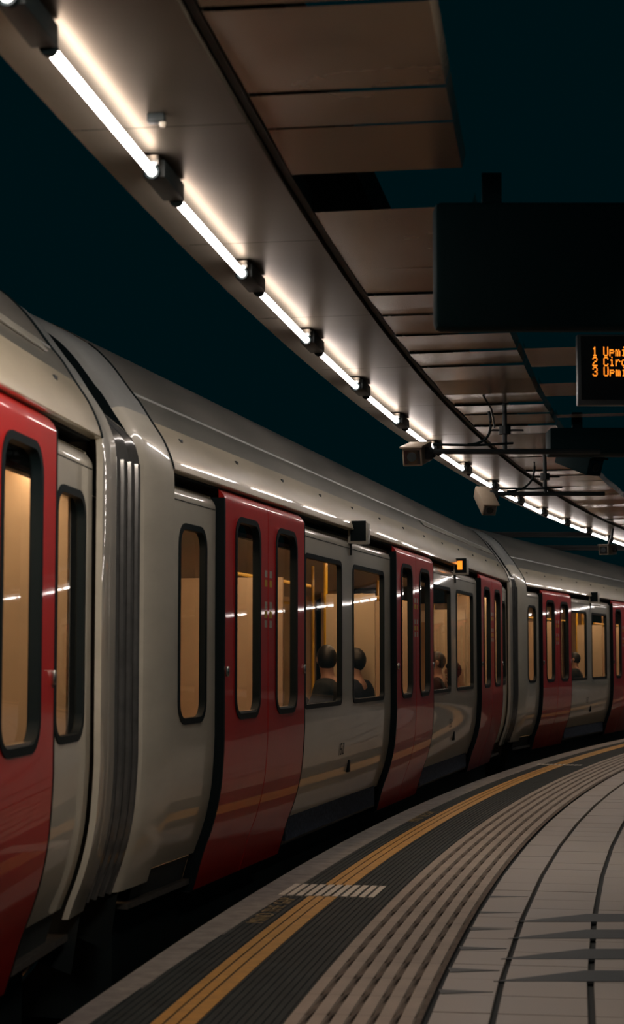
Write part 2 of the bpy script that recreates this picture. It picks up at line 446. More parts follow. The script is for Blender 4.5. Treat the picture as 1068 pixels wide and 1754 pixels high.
def window(parent, a, b, c, d, r, off, depth=.055, name='window', fw=.026, sill=None):
    """Black rubber frame standing a little proud, deep reveal, glass at the back; returns the frame."""
    f = MB(); g = MB()
    o = rrect(a - .004, b + .004, c - .004, d + .004, r + .004); i = rrect(a + fw, b - fw, c + fw, d - fw, max(.02, r - fw))
    y = off - .006
    ring = lambda pts, yy: [Vector((x, yy + uz(min(max(z, .9), 2.25)), z)) for x, z in pts]
    f.grid([ring(o, off + .004), ring(o, y), ring(i, y), ring(i, off + depth)], 0, False, True)
    fr = f.build(name, M['black'], parent)
    i2 = rrect(a + fw - .004, b - fw + .004, c + fw - .004, d - fw + .004, max(.02, r - fw + .004))
    g.add(ring(i2, off + depth - .006), [list(range(len(i2)))])
    g.build('glass', M['wglass'], fr)
    if sill:
        s = MB(); s.box(a + .07, b - .07, off + .0, off + depth - .01, c + fw, c + fw + .014); so = s.build('sill', M['chrome'], fr)
        so['label'] = 'bright metal sill'
    return fr

DWZ = (1.0166, 2.2378)
def door_leaf(root, s0, s1, mirror):
    mb = MB(); e = .008
    a, b = s0 + e, s1 - e
    wa, wb = (s0 + .225, s0 + .80) if not mirror else (s1 - .80, s1 - .225)
    skin(mb, a, b, .03, 2.385, -.005, [(wa, wb, DWZ[0], DWZ[1], .13)], .04, 0, 1.0)
    d = mb.build('door_leaf', M['red'], root); d['label'] = 'red sliding door leaf'
    window(d, wa, wb, DWZ[0], DWZ[1], .13, -.005, .042, 'window_frame', .03, True)
    eb = MB()                                                   # black outer edge seal
    x = s0 if not mirror else s1
    rows = [[Vector((x + (-.012 if not mirror else .012), uz(z) - .006, z)), Vector((x + (-.012 if not mirror else .012), uz(z) + .075, z)), Vector((x + (.01 if not mirror else -.01), uz(z) + .075, z)), Vector((x + (.01 if not mirror else -.01), uz(z) - .006, z))] for z in zs(.03, 2.33)]
    eb.grid(rows, 0, False, True); eb.build('edge_seal', M['black'], d)
    # small square pull near the outer edge and safety stickers by the meeting edge
    h = MB(); hx = (s0 + .035) if not mirror else (s1 - .035)
    h.rbox(hx - .018, hx + .018, -.022, .0, 1.275, 1.335, .005); h.build('pull', M['chrome'], d)
    st = MB(); sx = (s1 - .075) if not mirror else (s0 + .045)
    for k, z in enumerate((1.92, 1.86, 1.72, 1.66, 1.60)): st.box(sx - .01, sx + .044, -.0075, -.004, z - .022, z + .022, 1 if k % 2 == 0 else 0)
    st.build('safety_sticker', [M['stickery'], M['stickerw']], d)

def make_car():
    root = empty('train_carriage')
    R0 = .63; R1 = CL - .73; RE = CL - .37
    # roof, lip, far side
    def prof_pts(zlist): return [(uz(z), z) for z in zlist]
    half = prof_pts(zs(2.83, 3.105, .04)) + [(.6, 3.165), (.7, 3.215), (.85, 3.265), (1.0, 3.305), (1.2, 3.333), (1.45, 3.345)]
    half = [(u + .012, z + .012) for u, z in half]
    full = half + [(2.9 - u, z) for u, z in half[-2::-1]]
    mb = MB(); mb.grid([[Vector((s, u, z)) for u, z in full] for s in (R0, R1)], 0, True)
    rf = mb.build('roof', M['roofgrey'], root)
    mb = MB(); u0 = uz(2.823)
    mb.grid([[Vector((s, u, z)) for u, z in ((u0 + .02, 2.808), (u0 - .001, 2.812), (u0 + .004, 2.832), (u0 + .018, 2.842), (u0 + .04, 2.846))] for s in (R0, R1)], 0, False)
    mb.build('roof_rib', M['ringgrey'], rf)
    mb = MB(); mb.grid([[Vector((s, u, z)) for u, z in ((uz(2.752) + .01, 2.752), (uz(2.755) - .016, 2.755), (uz(2.812) - .016, 2.812), (uz(2.82) + .02, 2.822))] for s in (CL - 6.5, CL - 1.05)], 0, False)
    mb.build('gutter_highlight', M['white'], rf)  # white strip stands for light reflected along the upper gutter
    mb = MB(); mb.grid([[Vector((s, uz(z), z)) for z in zs(2.665, 2.815, .03)] for s in (R0, R1)], 0, True)
    mb.build('gutter_strip', M['gutter'], root)
    mb = MB()
    pr = [(uz(z), z) for z in zs(2.405, 2.665, .02)]
    pr = [(.20, 2.40), (.03, 2.396), (.012, 2.40)] + pr
    mb.grid([[Vector((s, u, z)) for u, z in pr] for s in (R0, R1)], 0, True)
    cp = mb.build('cant_panel', M['cream'], root)
    s = 1.0
    while s < CL - .8:
        l = MB(); z = 2.60; l.rbox(s, s + .05, uz(z) - .006, uz(z) + .02, z - .012, z + .012, .004); l.build('latch', M['dark'], cp); s += 1.15
    # dark recess with the door runner
    mb = MB(); mb.box(R0, R1, .16, .20, 2.16, 2.42); mb.box(R0, R1, .06, .16, 2.385, 2.40)
    mb.build('door_runner_recess', M['black'], root)
    # end rings
    for e, (a, b) in enumerate(((.16, R0), (R1, RE))):
        mb = MB(); w = MB()
        zsl = zs(.20, 2.69, .04)
        face = [(uz(z), z) for z in zsl]
        far = [(2.9 - u, z) for u, z in face[::-1]]
        topg = [(uz(z), z) for z in zs(2.69, 3.105, .04)] + [(.6, 3.165), (.7, 3.215), (.85, 3.265), (1.0, 3.305), (1.2, 3.333), (1.45, 3.345)]
        topg = topg + [(2.9 - u, z) for u, z in topg[-2::-1]]
        bw = .045
        def rows(prof, inner=False):
            c = Vector((0, 1.45, 1.6)); out = []
            sgn = 1 if e == 0 else -1
            s_out, s_in = (a, b) if e == 0 else (b, a)
            for (u, z) in prof:
                p = Vector((0, u, z)); n = (p - Vector((0, 1.45, min(max(z, .2), 2.2)))).normalized()
                q = p - n * bw; q2 = p - n * .26; g = p - n * .03
                out.append([Vector((s_out + sgn * .012, q2.y, q2.z)), Vector((s_out, q.y, q.z)), Vector((s_out + sgn * .022, (p - n * .018).y, (p - n * .018).z)), Vector((s_out + sgn * .075, p.y, p.z)), Vector((s_in, p.y, p.z)), Vector((s_in, g.y, g.z))])
            return out
        def split(prof, m):
            rr = rows(prof); m.grid([q[1:] for q in rr], 0, True); dk.grid([q[:2] for q in rr], 0, True)
        dk = MB(); fb = MB(); split(far, fb); fb.build('end_ring', M['white'], root)
        split(face, mb); r = mb.build('end_ring', M['white'], root)
        split(topg, w); w.build('ring_top', M['ringgrey'], r); dk.build('ring_inner_face', M['black'], r)
        # end wall closing the body behind the ring (with gangway opening)
        ew = MB(); sx = a + .06 if e == 0 else b - .06
        outer = [(.2, -.1), (.1, .6), (.1, 2.3), (.35, 2.9), (.9, 3.2), (2.0, 3.2), (2.55, 2.9), (2.8, 2.3), (2.8, .6), (2.7, -.1)]
        inn = [(.75, .1), (.72, .6), (.72, 1.9), (.75, 2.05), (.9, 2.15), (2.0, 2.15), (2.15, 2.05), (2.18, 1.9), (2.18, .6), (2.15, .1)]
        ew.grid([[Vector((sx, u, z)) for u, z in outer], [Vector((sx, u, z)) for u, z in inn]], 0, False)
        ew.build('end_wall', M['dark'], root)
    # black seam between ring and body
    for s in (R0, R1):
        mb = MB(); ps = [(uz(z) - .002, z) for z in zs(2.40, 3.105, .03)]
        mb.tube([(s, u, z) for u, z in ps], .007, 6); mb.build('ring_seam', M['black'], root)
    # body side panels + windows
    doors = [END, END + PITCH, END + 2 * PITCH]
    W = [1.02, 2.13]
    def side(s0, s1, holes):
        mb = MB(); skin(mb, s0, s1, .25, 2.335, .05, holes, .03, 0, .9)
        p = mb.build('body_side', M['white'], root)
        for h in holes: window(p, *h, .05, .032, 'window_frame', .03)
        sk = MB(); rows = [[Vector((s, uz(z) + .075, z)) for z in zs(.06, .235, .04)] + [Vector((s, uz(.06) + .2, .06))] for s in (s0, s1)]
        sk.grid(rows, 0, False); sk.build('step_board', M['step'], root)
        cl = MB(); cl.box(s0 + .01, s1 - .01, .0475, .0505, 2.252, 2.256); cl.build('crease_line', M['blush'], p)
        return p
    e1, e2 = doors[0] - LEAF - .015, doors[2] + LEAF + .015
    side(R0, e1, [(.862, 1.385, W[0], W[1], .12)])
    side(e2, R1, [(CL - 1.385, CL - .862, W[0], W[1], .12)])
    for k in (0, 1):
        b0, b1 = doors[k] + LEAF + .015, doors[k + 1] - LEAF - .015
        wl = b0 + .22
        p = side(b0, b1, [(b0 + .20, b0 + 1.43, W[0], W[1], .07), (b0 + 1.84, b0 + 3.14, W[0], W[1], .07)])
        sm = (b0 + 1.73)
        # side indicator lamp on the pillar between the windows
        bi = MB(); bi.rbox(sm - .03, sm + .09, -.10, .06, 2.29, 2.46, .008); ind = bi.build('side_indicator', M['white'], root)
        bf = MB(); bf.box(sm - .036, sm - .029, -.09, .035, 2.31, 2.47); bf.build('indicator_face', M['black'], ind)
        if k == 1:
            bl = MB(); bl.box(sm - .039, sm - .036, -.045, .01, 2.345, 2.44); lo = bl.build('indicator_lamp', M['led'], ind); lo['label'] = 'lit amber lamp'
        br = MB(); br.tube([(sm + .03, .05, 2.29), (sm + .03, .05, 2.20)], .014, 8); br.build('bracket', M['dark'], ind)
        # small number and vent low on the panel
        dg = MB(); zc = .675; sx = b0 + 1.35; segs = {'1': 'bc', '5': 'acdfg', '0': 'abcdef'}
        for ci, ch in enumerate('150'):
            x = sx + ci * .085; hgt = .045; wd = .05; tk = .012
            bars = {'a': (x, x + wd, zc + hgt - tk, zc + hgt), 'g': (x, x + wd, zc - tk / 2, zc + tk / 2), 'd': (x, x + wd, zc - hgt, zc - hgt + tk), 'f': (x, x + tk, zc, zc + hgt), 'b': (x + wd - tk, x + wd, zc, zc + hgt), 'e': (x, x + tk, zc - hgt, zc), 'c': (x + wd - tk, x + wd, zc - hgt, zc)}
            for q in segs[ch]:
                xa, xb, za, zb = bars[q]
                dg.add([(xa, uz(za) + .0475, za), (xb, uz(za) + .0475, za), (xb, uz(zb) + .0475, zb), (xa, uz(zb) + .0475, zb)], [(0, 1, 2, 3)])
        dg.build('car_number', M['blush'], p)
        v = MB(); v.rbox(b0 + 1.79, b0 + 1.86, uz(.52) + .035, uz(.52) + .07, .475, .575, .008); v.build('side_vent', M['black'], p)
    for dm in doors:
        door_leaf(root, dm - LEAF, dm, False); door_leaf(root, dm, dm + LEAF, True)
        t = MB(); t.box(dm - LEAF, dm + LEAF, .2, .5, .02, .06); t.build('door_threshold', M['step'], root)
    # underframe
    mb = MB(); mb.box(.7, CL - .7, .36, 2.6, -.55, .05); 
    for s in (1.9, 2.4, CL - 2.6, CL - 2.1): mb.box(s, s + .3, .42, .5, -.75, -.3)
    mb.build('underframe', M['under'], root)
    for bs in (2.3, CL - 2.3):
        bg = MB(); bg.box(bs - 1.35, bs + 1.35, .62, .74, -.72, -.5)
        for ws in (bs - .95, bs + .95):
            bg.tube([(ws, .62, -.52), (ws, .75, -.52)], .38, 20)
        bg.build('bogie', M['under'], root)
    # saloon
    mb = MB(); mb.box(.5, CL - .5, .2, 2.75, .07, .1); mb.build('saloon_floor', M['ifloor'], root)
    mb = MB(); mb.grid([[Vector((s, u, z)) for u, z in ((.10, 2.15), (.3, 2.28), (.7, 2.34), (1.45, 2.36), (2.2, 2.34), (2.6, 2.28), (2.8, 2.15))] for s in (.3, CL - .3)], 0, True)
    mb.build('saloon_ceiling', M['innerc'], root)
    mb = MB(); mb.box(.7, R1 - .1, .24, .36, 2.235, 2.26); mb.build('saloon_lamp', M['ilamp'], root)
    mb = MB(); mb.box(.3, CL - .3, 2.76, 2.80, .1, 2.2); fw = mb.build('far_wall', M['inner'], root)
    mb = MB(); mb.grid([[Vector((s, u, z)) for u, z in ((2.84, -.1), (2.9, .5), (2.9, 2.3), (2.86, 2.5), (2.65, 2.83))] for s in (.63, R1)], 0, True)
    mb.build('far_side', M['white'], root)
    for k in (0, 1):
        b0 = doors[k] + LEAF
        for a, b in ((b0 + .22, b0 + 1.45), (b0 + 1.86, b0 + 3.16)):
            g = MB(); g.box(a, b, 2.748, 2.758, 1.05, 1.75); g.build('far_window', M['fglass'], fw)
        for a, b, mm in ((b0 + .25, b0 + 1.0, 0), (b0 + 1.3, b0 + 2.1, 1), (b0 + 2.4, b0 + 3.1, 0)):
            g = MB(); g.box(a, b, 2.66, 2.70, 1.9, 2.15); g.build('advert_card', M['ad'] if mm else M['innerc'], fw)
        # longitudinal seats both sides
        for side_u, sg in ((.17, 1), (2.73, -1)):
            sb = MB(); n = 6; w = (2 * (PITCH / 2 - LEAF) - .3) / n
            for j in range(n):
                s0 = b0 + .15 + j * w
                y0, y1 = sorted((side_u, side_u + sg * .50)); sb.rbox(s0 + .01, s0 + w - .01, y0, y1, .46, .55, .03)
                y0, y1 = sorted((side_u, side_u + sg * .09)); sb.rbox(s0 + .01, s0 + w - .01, y0, y1, .55, 1.0, .03)
            y0, y1 = sorted((side_u, side_u + sg * .4)); sb.box(b0 + .15, b0 + .15 + n * w, y0, y1, .1, .46)
            sb.build('seat_row', M['seat'], root)
        for s in (b0 + .08, b0 + 2 * (PITCH / 2 - LEAF) - .1):
            for u0, u1 in ((.17, .98 if s < b0 + 1 else .62), (2.28, 2.73)):
                d = MB(); d.box(s - .015, s + .015, u0, u1, .3, 1.95); d.build('draught_screen', M['inner'], root)
                pu = u1 if u0 < 1 else u0
                q = MB(); q.tube([(s, pu, .1), (s, pu, 2.3)], .018, 8); q.build('grab_pole', M['pole'], root)
        for s in (b0 + .9, b0 + 2.5):
            q = MB(); q.tube([(s, 1.45, .1), (s, 1.45, 2.36)], .018, 8); q.build('grab_pole', M['pole'], root)
        for u in (.75, 2.15):
            q = MB(); q.tube([(b0 + .1, u, 2.02), (b0 + 3.3, u, 2.02)], .017, 8); q.build('grab_rail', M['pole'], root)
    for s, sg in ((.75, 1), (CL - .80, -1)):
        for u0, u1 in ((.14, .72), (2.18, 2.74)):
            d = MB(); d.box(s - .02, s + .02, max(u0, .10), min(u1, 2.6), .4, 2.3); d.build('end_partition', M['inner'], root)
    for dm in doors:
        q = MB(); q.tube([(dm, 1.45, .1), (dm, 1.45, 2.36)], .018, 8); q.build('grab_pole', M['pole'], root)
    # gangway bellows at the near end
    mb = MB(); n = 4
    inset = [(uz(z) + .018 + .13 * max(0, min(1, (z - 2.5) / .25)), z) for z in zs(.22, 3.105, .05)] + [(.74, 3.12), (.84, 3.16), (.95, 3.19), (1.05, 3.22), (1.2, 3.24), (1.45, 3.25)]
    def out(o):
        base = [(u + o, z - (o if z > 3.0 else 0)) for u, z in inset]
        return base + [(2.9 - u, z) for u, z in base[-2::-1]]
    rows = []
    for i in range(n * 8 + 1):
        s = .19 - .64 * i / (n * 8); o = .05 * (.5 - .5 * math.cos(2 * PI * i / 8 + PI))
        rows.append([Vector((s, u, z)) for u, z in out(o)])
    mb.grid(rows, 0, True); gb = mb.build('gangway_bellows', M['gloss'], root)
    for sr in (.02, -.085, -.19, -.295):
        rb = MB(); rb.tube([(sr, u - .012, z) for u, z in inset[:44]], .022, 8); rb.build('bellows_rib', M['gloss'], gb)
    cpl = MB(); cpl.tube([(-.5, 1.45, -.45), (.4, 1.45, -.45)], .09, 10); cpl.build('coupler', M['under'], root)
    for u, sg in ((.55, .06), (.72, .1), (.95, .12)):
        h = MB(); h.tube([(.15 - .6 * t, u, -.12 - sg * 4 * t * (1 - t) * 1.3) for t in [i / 10 for i in range(11)]], .018, 8); h.build('jumper_cable', M['gloss'], root)
    return root

car = make_car(); index_children()
d2 = Vector((math.sin(A2), math.cos(A2), 0)); d1 = Vector((math.sin(A2 - DA), math.cos(A2 - DA), 0))
c1 = copy_tree(car); c3 = copy_tree(car); c4 = copy_tree(car)
d3 = Vector((math.sin(A2 + DA), math.cos(A2 + DA), 0))
for o, loc, ang in ((c1, P2 - d1 * CL, A2 - DA), (car, P2, A2), (c3, P2 + d2 * CL, A2 + DA), (c4, P2 + d2 * CL + d3 * CL, A2 + 2.3 * DA)):
    o.location = loc; o.rotation_euler = (0, 0, PI / 2 - ang)
tag(c1, 'nearest train carriage, cut off by the left edge of the photo', 'train carriage', 'carriages of the stopped train')
tag(car, 'middle train carriage with three pairs of red doors, beside the white platform patch', 'train carriage', 'carriages of the stopped train')
tag(c4, 'train carriage out of the photo, past the right edge behind the farthest visible carriage', 'train carriage', 'carriages of the stopped train')
tag(c3, 'farthest visible train carriage, beyond the second gangway at the right edge', 'train carriage', 'carriages of the stopped train')
def car_m(ang, loc): return Matrix.Translation(loc) @ Matrix.Rotation(PI / 2 - ang, 4, 'Z')
MC2 = car_m(A2, P2); MC3 = car_m(A2 + DA, P2 + d2 * CL)

# ------------------------------------------------------------------ passengers
def skin_mesh(name, joints, edges, rad, mate, parent, lev=2, extra=None):
    me = bpy.data.meshes.new(name); keys = list(joints)
    me.from_pydata([joints[k] for k in keys], [(keys.index(a), keys.index(b)) for a, b in edges], [])
    o = bpy.data.objects.new(name, me); COL.objects.link(o)
    md = o.modifiers.new('s', 'SKIN'); sv = me.skin_vertices[0].data
    for i, k in enumerate(keys):
        r = rad[k]; sv[i].radius = r if isinstance(r, tuple) else (r, r); sv[i].use_root = (i == 0)
    sub = o.modifiers.new('d', 'SUBSURF'); sub.levels = lev; sub.render_levels = lev
    dg = bpy.context.evaluated_depsgraph_get(); dg.update()
    m2 = bpy.data.meshes.new_from_object(o.evaluated_get(dg)); bpy.data.objects.remove(o)
    if extra:
        bm = bmesh.new(); bm.from_mesh(m2); extra(bm); bm.to_mesh(m2); bm.free()
    m2.materials.clear(); m2.materials.append(mate)
    for p in m2.polygons: p.use_smooth = True
    o = bpy.data.objects.new(name, m2); COL.objects.link(o); o.parent = parent
    return o

def person(label, mtx, coat, head_yaw=0., lean=0., arm_up=False):
    """Seated figure; local frame: faces +y, x to its right-hand side of travel, z up from the seat top."""
    root = empty('person'); root.matrix_world = mtx
    J = dict(pelvis=(0, .10, .09), spine=(0, .07, .28), chest=(lean * .5, .06, .45), neck=(lean * .8, .07, .60), head0=(lean * .9, .085, .665), head1=(lean, .085, .76), crown=(lean, .075, .84))
    R = dict(pelvis=(.15, .12), spine=(.13, .10), chest=(.15, .10), neck=.055, head0=(.055, .065), head1=(.072, .088), crown=(.05, .06))
    Ed = [('pelvis', 'spine'), ('spine', 'chest'), ('chest', 'neck'), ('neck', 'head0'), ('head0', 'head1'), ('head1', 'crown')]
    for s, n in ((-1, 'l'), (1, 'r')):
        hand = (s * .12, .42, .20) if not (arm_up and s > 0) else (s * .16, .34, .44)
        elb = (s * .25, .18, .22) if not (arm_up and s > 0) else (s * .28, .26, .26)
        J.update({'sh' + n: (s * .19 + lean * .5, .06, .50), 'el' + n: elb, 'wr' + n: hand})
        R.update({'sh' + n: .06, 'el' + n: .043, 'wr' + n: .028}); Ed += [('chest', 'sh' + n), ('sh' + n, 'el' + n), ('el' + n, 'wr' + n)]
        w = Vector(hand); dr = (w - Vector(elb)).normalized()
        J['pa' + n] = tuple(w + dr * .05); R['pa' + n] = (.032, .018); Ed.append(('wr' + n, 'pa' + n))
        for q, (off, ln) in enumerate(((-.028, .062), (-.010, .075), (.010, .07), (.028, .055))):
            a = w + dr * .095 + Vector((off, 0, 0)); b = a + dr * ln * .5 + Vector((0, 0, -.012)); c = b + dr * ln * .4 + Vector((0, 0, -.022))
            for kk, pt, rr in (('a', a, .010), ('b', b, .009), ('c', c, .007)): J['f%s%d%s' % (n, q, kk)] = tuple(pt); R['f%s%d%s' % (n, q, kk)] = rr
            Ed += [('pa' + n, 'f%s%da' % (n, q)), ('f%s%da' % (n, q), 'f%s%db' % (n, q)), ('f%s%db' % (n, q), 'f%s%dc' % (n, q))]
        a = w + dr * .03 + Vector((-s * .035, 0, .01)); b = a + dr * .045 + Vector((-s * .015, 0, 0))
        J['t%sa' % n] = tuple(a); J['t%sb' % n] = tuple(b); R['t%sa' % n] = .011; R['t%sb' % n] = .008; Ed += [('wr' + n, 't%sa' % n), ('t%sa' % n, 't%sb' % n)]
        J.update({'hp' + n: (s * .09, .12, .08), 'kn' + n: (s * .13, .52, .10), 'an' + n: (s * .13, .54, -.36), 'to' + n: (s * .14, .68, -.42)})
        R.update({'hp' + n: .085, 'kn' + n: .06, 'an' + n: .042, 'to' + n: (.045, .03)}); Ed += [('pelvis', 'hp' + n), ('hp' + n, 'kn' + n), ('kn' + n, 'an' + n), ('an' + n, 'to' + n)]
    hc = Vector((lean, .085, .755)); ry = Matrix.Rotation(head_yaw, 3, 'Z')
    def face(bm):
        def blob(p, sc_):
            r = bmesh.ops.create_icosphere(bm, subdivisions=2, radius=1)
            for v in r['verts']: v.co = hc + ry @ (Vector((v.co.x * sc_[0], v.co.y * sc_[1], v.co.z * sc_[2])) + Vector(p))
        blob((0, .088, -.012), (.014, .02, .024)); blob((0, .076, -.055), (.024, .012, .008)); blob((0, .06, -.085), (.03, .025, .02))
        for s in (-1, 1): blob((s * .076, 0, -.01), (.012, .022, .032)); blob((s * .03, .078, .015), (.014, .008, .008))
    skin_mesh('body', J, Ed, R, M['skin'], root, 2, face)
    h = MB(); rows = []
    for i in range(9):
        ph = PI * .62 * i / 8; row = []
        for k in range(20):
            a = 2 * PI * k / 20; f = 1.0
            front = math.sin(a)
            if front > .2: ph2 = ph * (1 - .45 * front)
            else: ph2 = ph * (1.12 - .34 * min(0, front))
            p = Vector((math.cos(a) * math.sin(ph2) * .084, math.sin(a) * math.sin(ph2) * .102 - .006, math.cos(ph2) * .108 + .008))
            row.append(hc + ry @ p)
        rows.append(row)
    h.grid(rows, 0, True, True); h.build('hair', M['hair'], root)
    cj = {k: J[k] for k in ('spine', 'chest', 'shl', 'ell', 'wrl', 'shr', 'elr', 'wrr')}; cj = dict(pel=(0, .10, .07), **cj); cj['col'] = (lean * .75, .065, .60)
    cr = dict(pel=(.185, .15), spine=(.165, .135), chest=(.18, .135), shl=.085, ell=.066, wrl=.046, shr=.085, elr=.066, wrr=.046, col=(.082, .09))
    skin_mesh('coat', cj, [('pel', 'spine'), ('spine', 'chest'), ('chest', 'col'), ('chest', 'shl'), ('shl', 'ell'), ('ell', 'wrl'), ('chest', 'shr'), ('shr', 'elr'), ('elr', 'wrr')], cr, coat, root)
    lj = dict(pel=(0, .12, .07)); lr = dict(pel=(.17, .12)); le = []
    for n in 'lr':
        for k in ('hp', 'kn', 'an'): lj[k + n] = J[k + n]
        lr.update({'hp' + n: .105, 'kn' + n: .082, 'an' + n: .06}); le += [('pel', 'hp' + n), ('hp' + n, 'kn' + n), ('kn' + n, 'an' + n)]
    skin_mesh('trousers', lj, le, lr, M['trousers'], root)
    return tag(root, label, 'person', 'passengers seated in the train')

def seat_m(mc, s, u=.24, z=.55, yaw=0.): return mc @ Matrix.Translation((s, u, z)) @ Matrix.Rotation(yaw, 4, 'Z')
person('person in dark coat behind the window right of the first red doors, head turned right', seat_m(MC2, 5.75, .26, .62), M['coatd'], -1.1, .03, True)
person('person in navy coat leaning at the left side of the second wide window', seat_m(MC2, 6.66, .24, .60, -.25), M['coatb'], -.3, .06)
person('person in dark coat behind the window right of the second red doors', seat_m(MC2, 11.2, .24, .58), M['coatd'], .3, .0)
person('person seated low behind the wide window left of the third red doors', seat_m(MC2, 12.25, .22, .47), M['coatb'], 0., .0)
person('person in dark coat inside the farthest carriage, behind its first wide window', seat_m(MC3, 5.4, .26, .60), M['coatd'], 0., .02)

# ------------------------------------------------------------------ station hardware
# departure board
root = empty('departure_board', (1.53, 10.0, 2.835))
mb = MB(); mb.rbox(0, 1.55, 0, .06, 0, .412, .006); mb.build('casing', M['boardgrey'], root)
mb = MB(); mb.box(.02, 1.53, -.006, .004, .03, .40); mb.build('screen', M['boardblk'], root)
FONT = {'1': ['00100', '01100', '00100', '00100', '00100', '00100', '01110'], '2': ['01110', '10001', '00001', '00110', '01000', '10000', '11111'], '3': ['01110', '10001', '00001', '00110', '00001', '10001', '01110'],
        'U': ['10001'] * 6 + ['01110'], 'C': ['01110', '10001', '10000', '10000', '10000', '10001', '01110'], 'p': ['00000', '00000', '11110', '10001', '11110', '10000', '10000'],
        'm': ['00000', '00000', '11010', '10101', '10101', '10101', '10101'], 'i': ['00100', '00000', '01100', '00100', '00100', '00100', '01110'], 'n': ['00000', '00000', '10110', '11001', '10001', '10001', '10001'],
        's': ['00000', '00000', '01111', '10000', '01110', '00001', '11110'], 't': ['01000', '01000', '11110', '01000', '01000', '01001', '00110'], 'e': ['00000', '00000', '01110', '10001', '11111', '10000', '01110'],
        'r': ['00000', '00000', '10110', '11001', '10000', '10000', '10000'], 'c': ['00000', '00000', '01111', '10000', '10000', '10000', '01111'], 'l': ['01100', '00100', '00100', '00100', '00100', '00100', '01110'], ' ': ['00000'] * 7}
dx, dz = .0056, .0079
for row, txt in enumerate(('1 Upminster', '2 Circle', '3 Upminster')):
    mb = MB(); x = .086; zt = .338 - row * .0588
    for i, ch in enumerate(txt):
        g = FONT[ch]
        for rr in range(7):
            for cc in range(5):
                if g[rr][cc] == '1':
                    x0 = x + cc * dx; z0 = zt - rr * dz
                    mb.box(x0, x0 + dx * .98, -.009, -.0062, z0 - dz * .95, z0)
        x += 6.2 * dx
        if ch == ' ': x += -.006
    mb.build('led_text', M['led'], root)
mb = MB(); mb.box(.3, .36, .01, .05, .41, .44); mb.build('ceiling_bracket', M['dark'], root)
tag(root, 'black departure board with orange dot lettering hanging at the right edge', 'departure board')

def hang_box(name, x0, x1, y, dp, z0, z1, label, cat, b=.03):
    root = empty(name, (x0, y, z0))
    mb = MB(); mb.rbox(0, x1 - x0, 0, dp, 0, z1 - z0, b); mb.build('casing', M['signblk'], root)
    mb = MB(); mb.box(.2, .28, dp * .4, dp * .6, z1 - z0 - .01, ZB + .12 - z0); mb.build('hanger', M['signblk'], root)
    return tag(root, label, cat)
hang_box('sign_box', .497, 1.5, 7.0, .12, 2.715, 3.24, 'large unlit black box sign hanging in the foreground above the departure board', 'sign')
hang_box('sign_box', 1.915, 3.6, 14.0, .3, 3.02, 3.23, 'shallow black box sign hanging behind and below the departure board', 'sign', .02)

# CCTV cameras on their horizontal pipes
def cctv(loc, yaw, pitch, label, name='cctv_camera', mate='cctv', sc_=1.0):
    root = empty(name, loc); root.rotation_euler = (pitch, 0, yaw)
    s = sc_
    mb = MB(); mb.rbox(-.075 * s, .075 * s, -.02 * s, .36 * s, -.07 * s, .07 * s, .012); mb.build('housing', M[mate], root)
    mb = MB(); mb.rbox(-.086 * s, .086 * s, -.05 * s, .30 * s, .066 * s, .082 * s, .005); mb.build('sun_shield', M[mate], root)
    mb = MB(); mb.box(-.06 * s, .06 * s, -.027 * s, -.015 * s, -.055 * s, .05 * s); mb.build('front_glass', M['lens'], root)
    mb = MB(); mb.tube([(0, -.024 * s, 0), (0, -.035 * s, 0)], .035 * s, 14); mb.build('lens', M['dark'], root)
    mb = MB(); mb.rbox(.07 * s, .13 * s, .16 * s, .22 * s, -.03 * s, .03 * s, .006); mb.build('swivel', M['dark'], root)
    return tag(root, label, 'security camera', 'security cameras on the pipes')
cctv((.745, 12.9, 2.868), -.28, .22, 'beige security camera on the nearer pipe, facing the viewer')
cctv((1.65, 16.25, 2.76), .2, .62, 'beige security camera on the second pipe, tilted sharply downwards', sc_=.9)
cctv((4.22, 25.3, 2.93), -.5, .05, 'small distant security camera below the far tube lights')
cctv((2.36, 14.6, 2.98), .6, .35, 'dark tilted security camera right of the pipes, under the black box sign', mate='signblk', sc_=1.1)
def pipe(x0, x1, y, z, posts, label, cable):
    root = empty('camera_pipe', (x0, y, z))
    mb = MB(); mb.tube([(0, 0, 0), (x1 - x0, 0, 0)], .021, 10); mb.build('pipe', M['dark'], root)
    for px in posts:
        mb = MB(); mb.tube([(px - x0, 0, 0), (px - x0, 0, ZB + .03 - z)], .018, 10); mb.tube([(px - x0, 0, .13), (px - x0, 0, .19)], .045, 10); mb.tube([(px - x0 - .12, 0, .16), (px - x0 + .14, 0, .16)], .008, 6); mb.build('drop_rod', M['dark'], root)
    mb = MB(); mb.rbox(-.06, .02, -.03, .03, -.06, .03, .006); mb.build('end_clamp', M['dark'], root)
    pts = [Vector(p) for p in cable]; sm = []
    for i in range(13):
        t = i / 12; a = pts[0].lerp(pts[1], t); b = pts[1].lerp(pts[2], t); sm.append(a.lerp(b, t))
    mb = MB(); mb.tube(sm, .011, 6); mb.tube([(.02, -.02, .05), (.35, -.02, .045), (.62, -.02, .06)], .01, 6); mb.build('cable', M['black'], root)
    return tag(root, label, 'pipe', 'pipes carrying the cameras')
pipe(.88, 2.15, 13.0, 2.918, (1.44,), 'dark horizontal pipe carrying the nearer camera, hung from a rod', [(.28, -.02, .05), (.5, -.02, .05), (.44, -.02, .3)])
pipe(1.73, 2.75, 16.4, 2.918, (2.19,), 'dark horizontal pipe carrying the second, downward camera', [(.1, -.02, .02), (.38, -.02, .02), (.36, -.02, .3)])
mb = MB(); mb.tube([(4.3, 25.45, 2.98), (4.36, 25.45, 3.12), (4.38, 25.45, 3.27)], .02, 8)
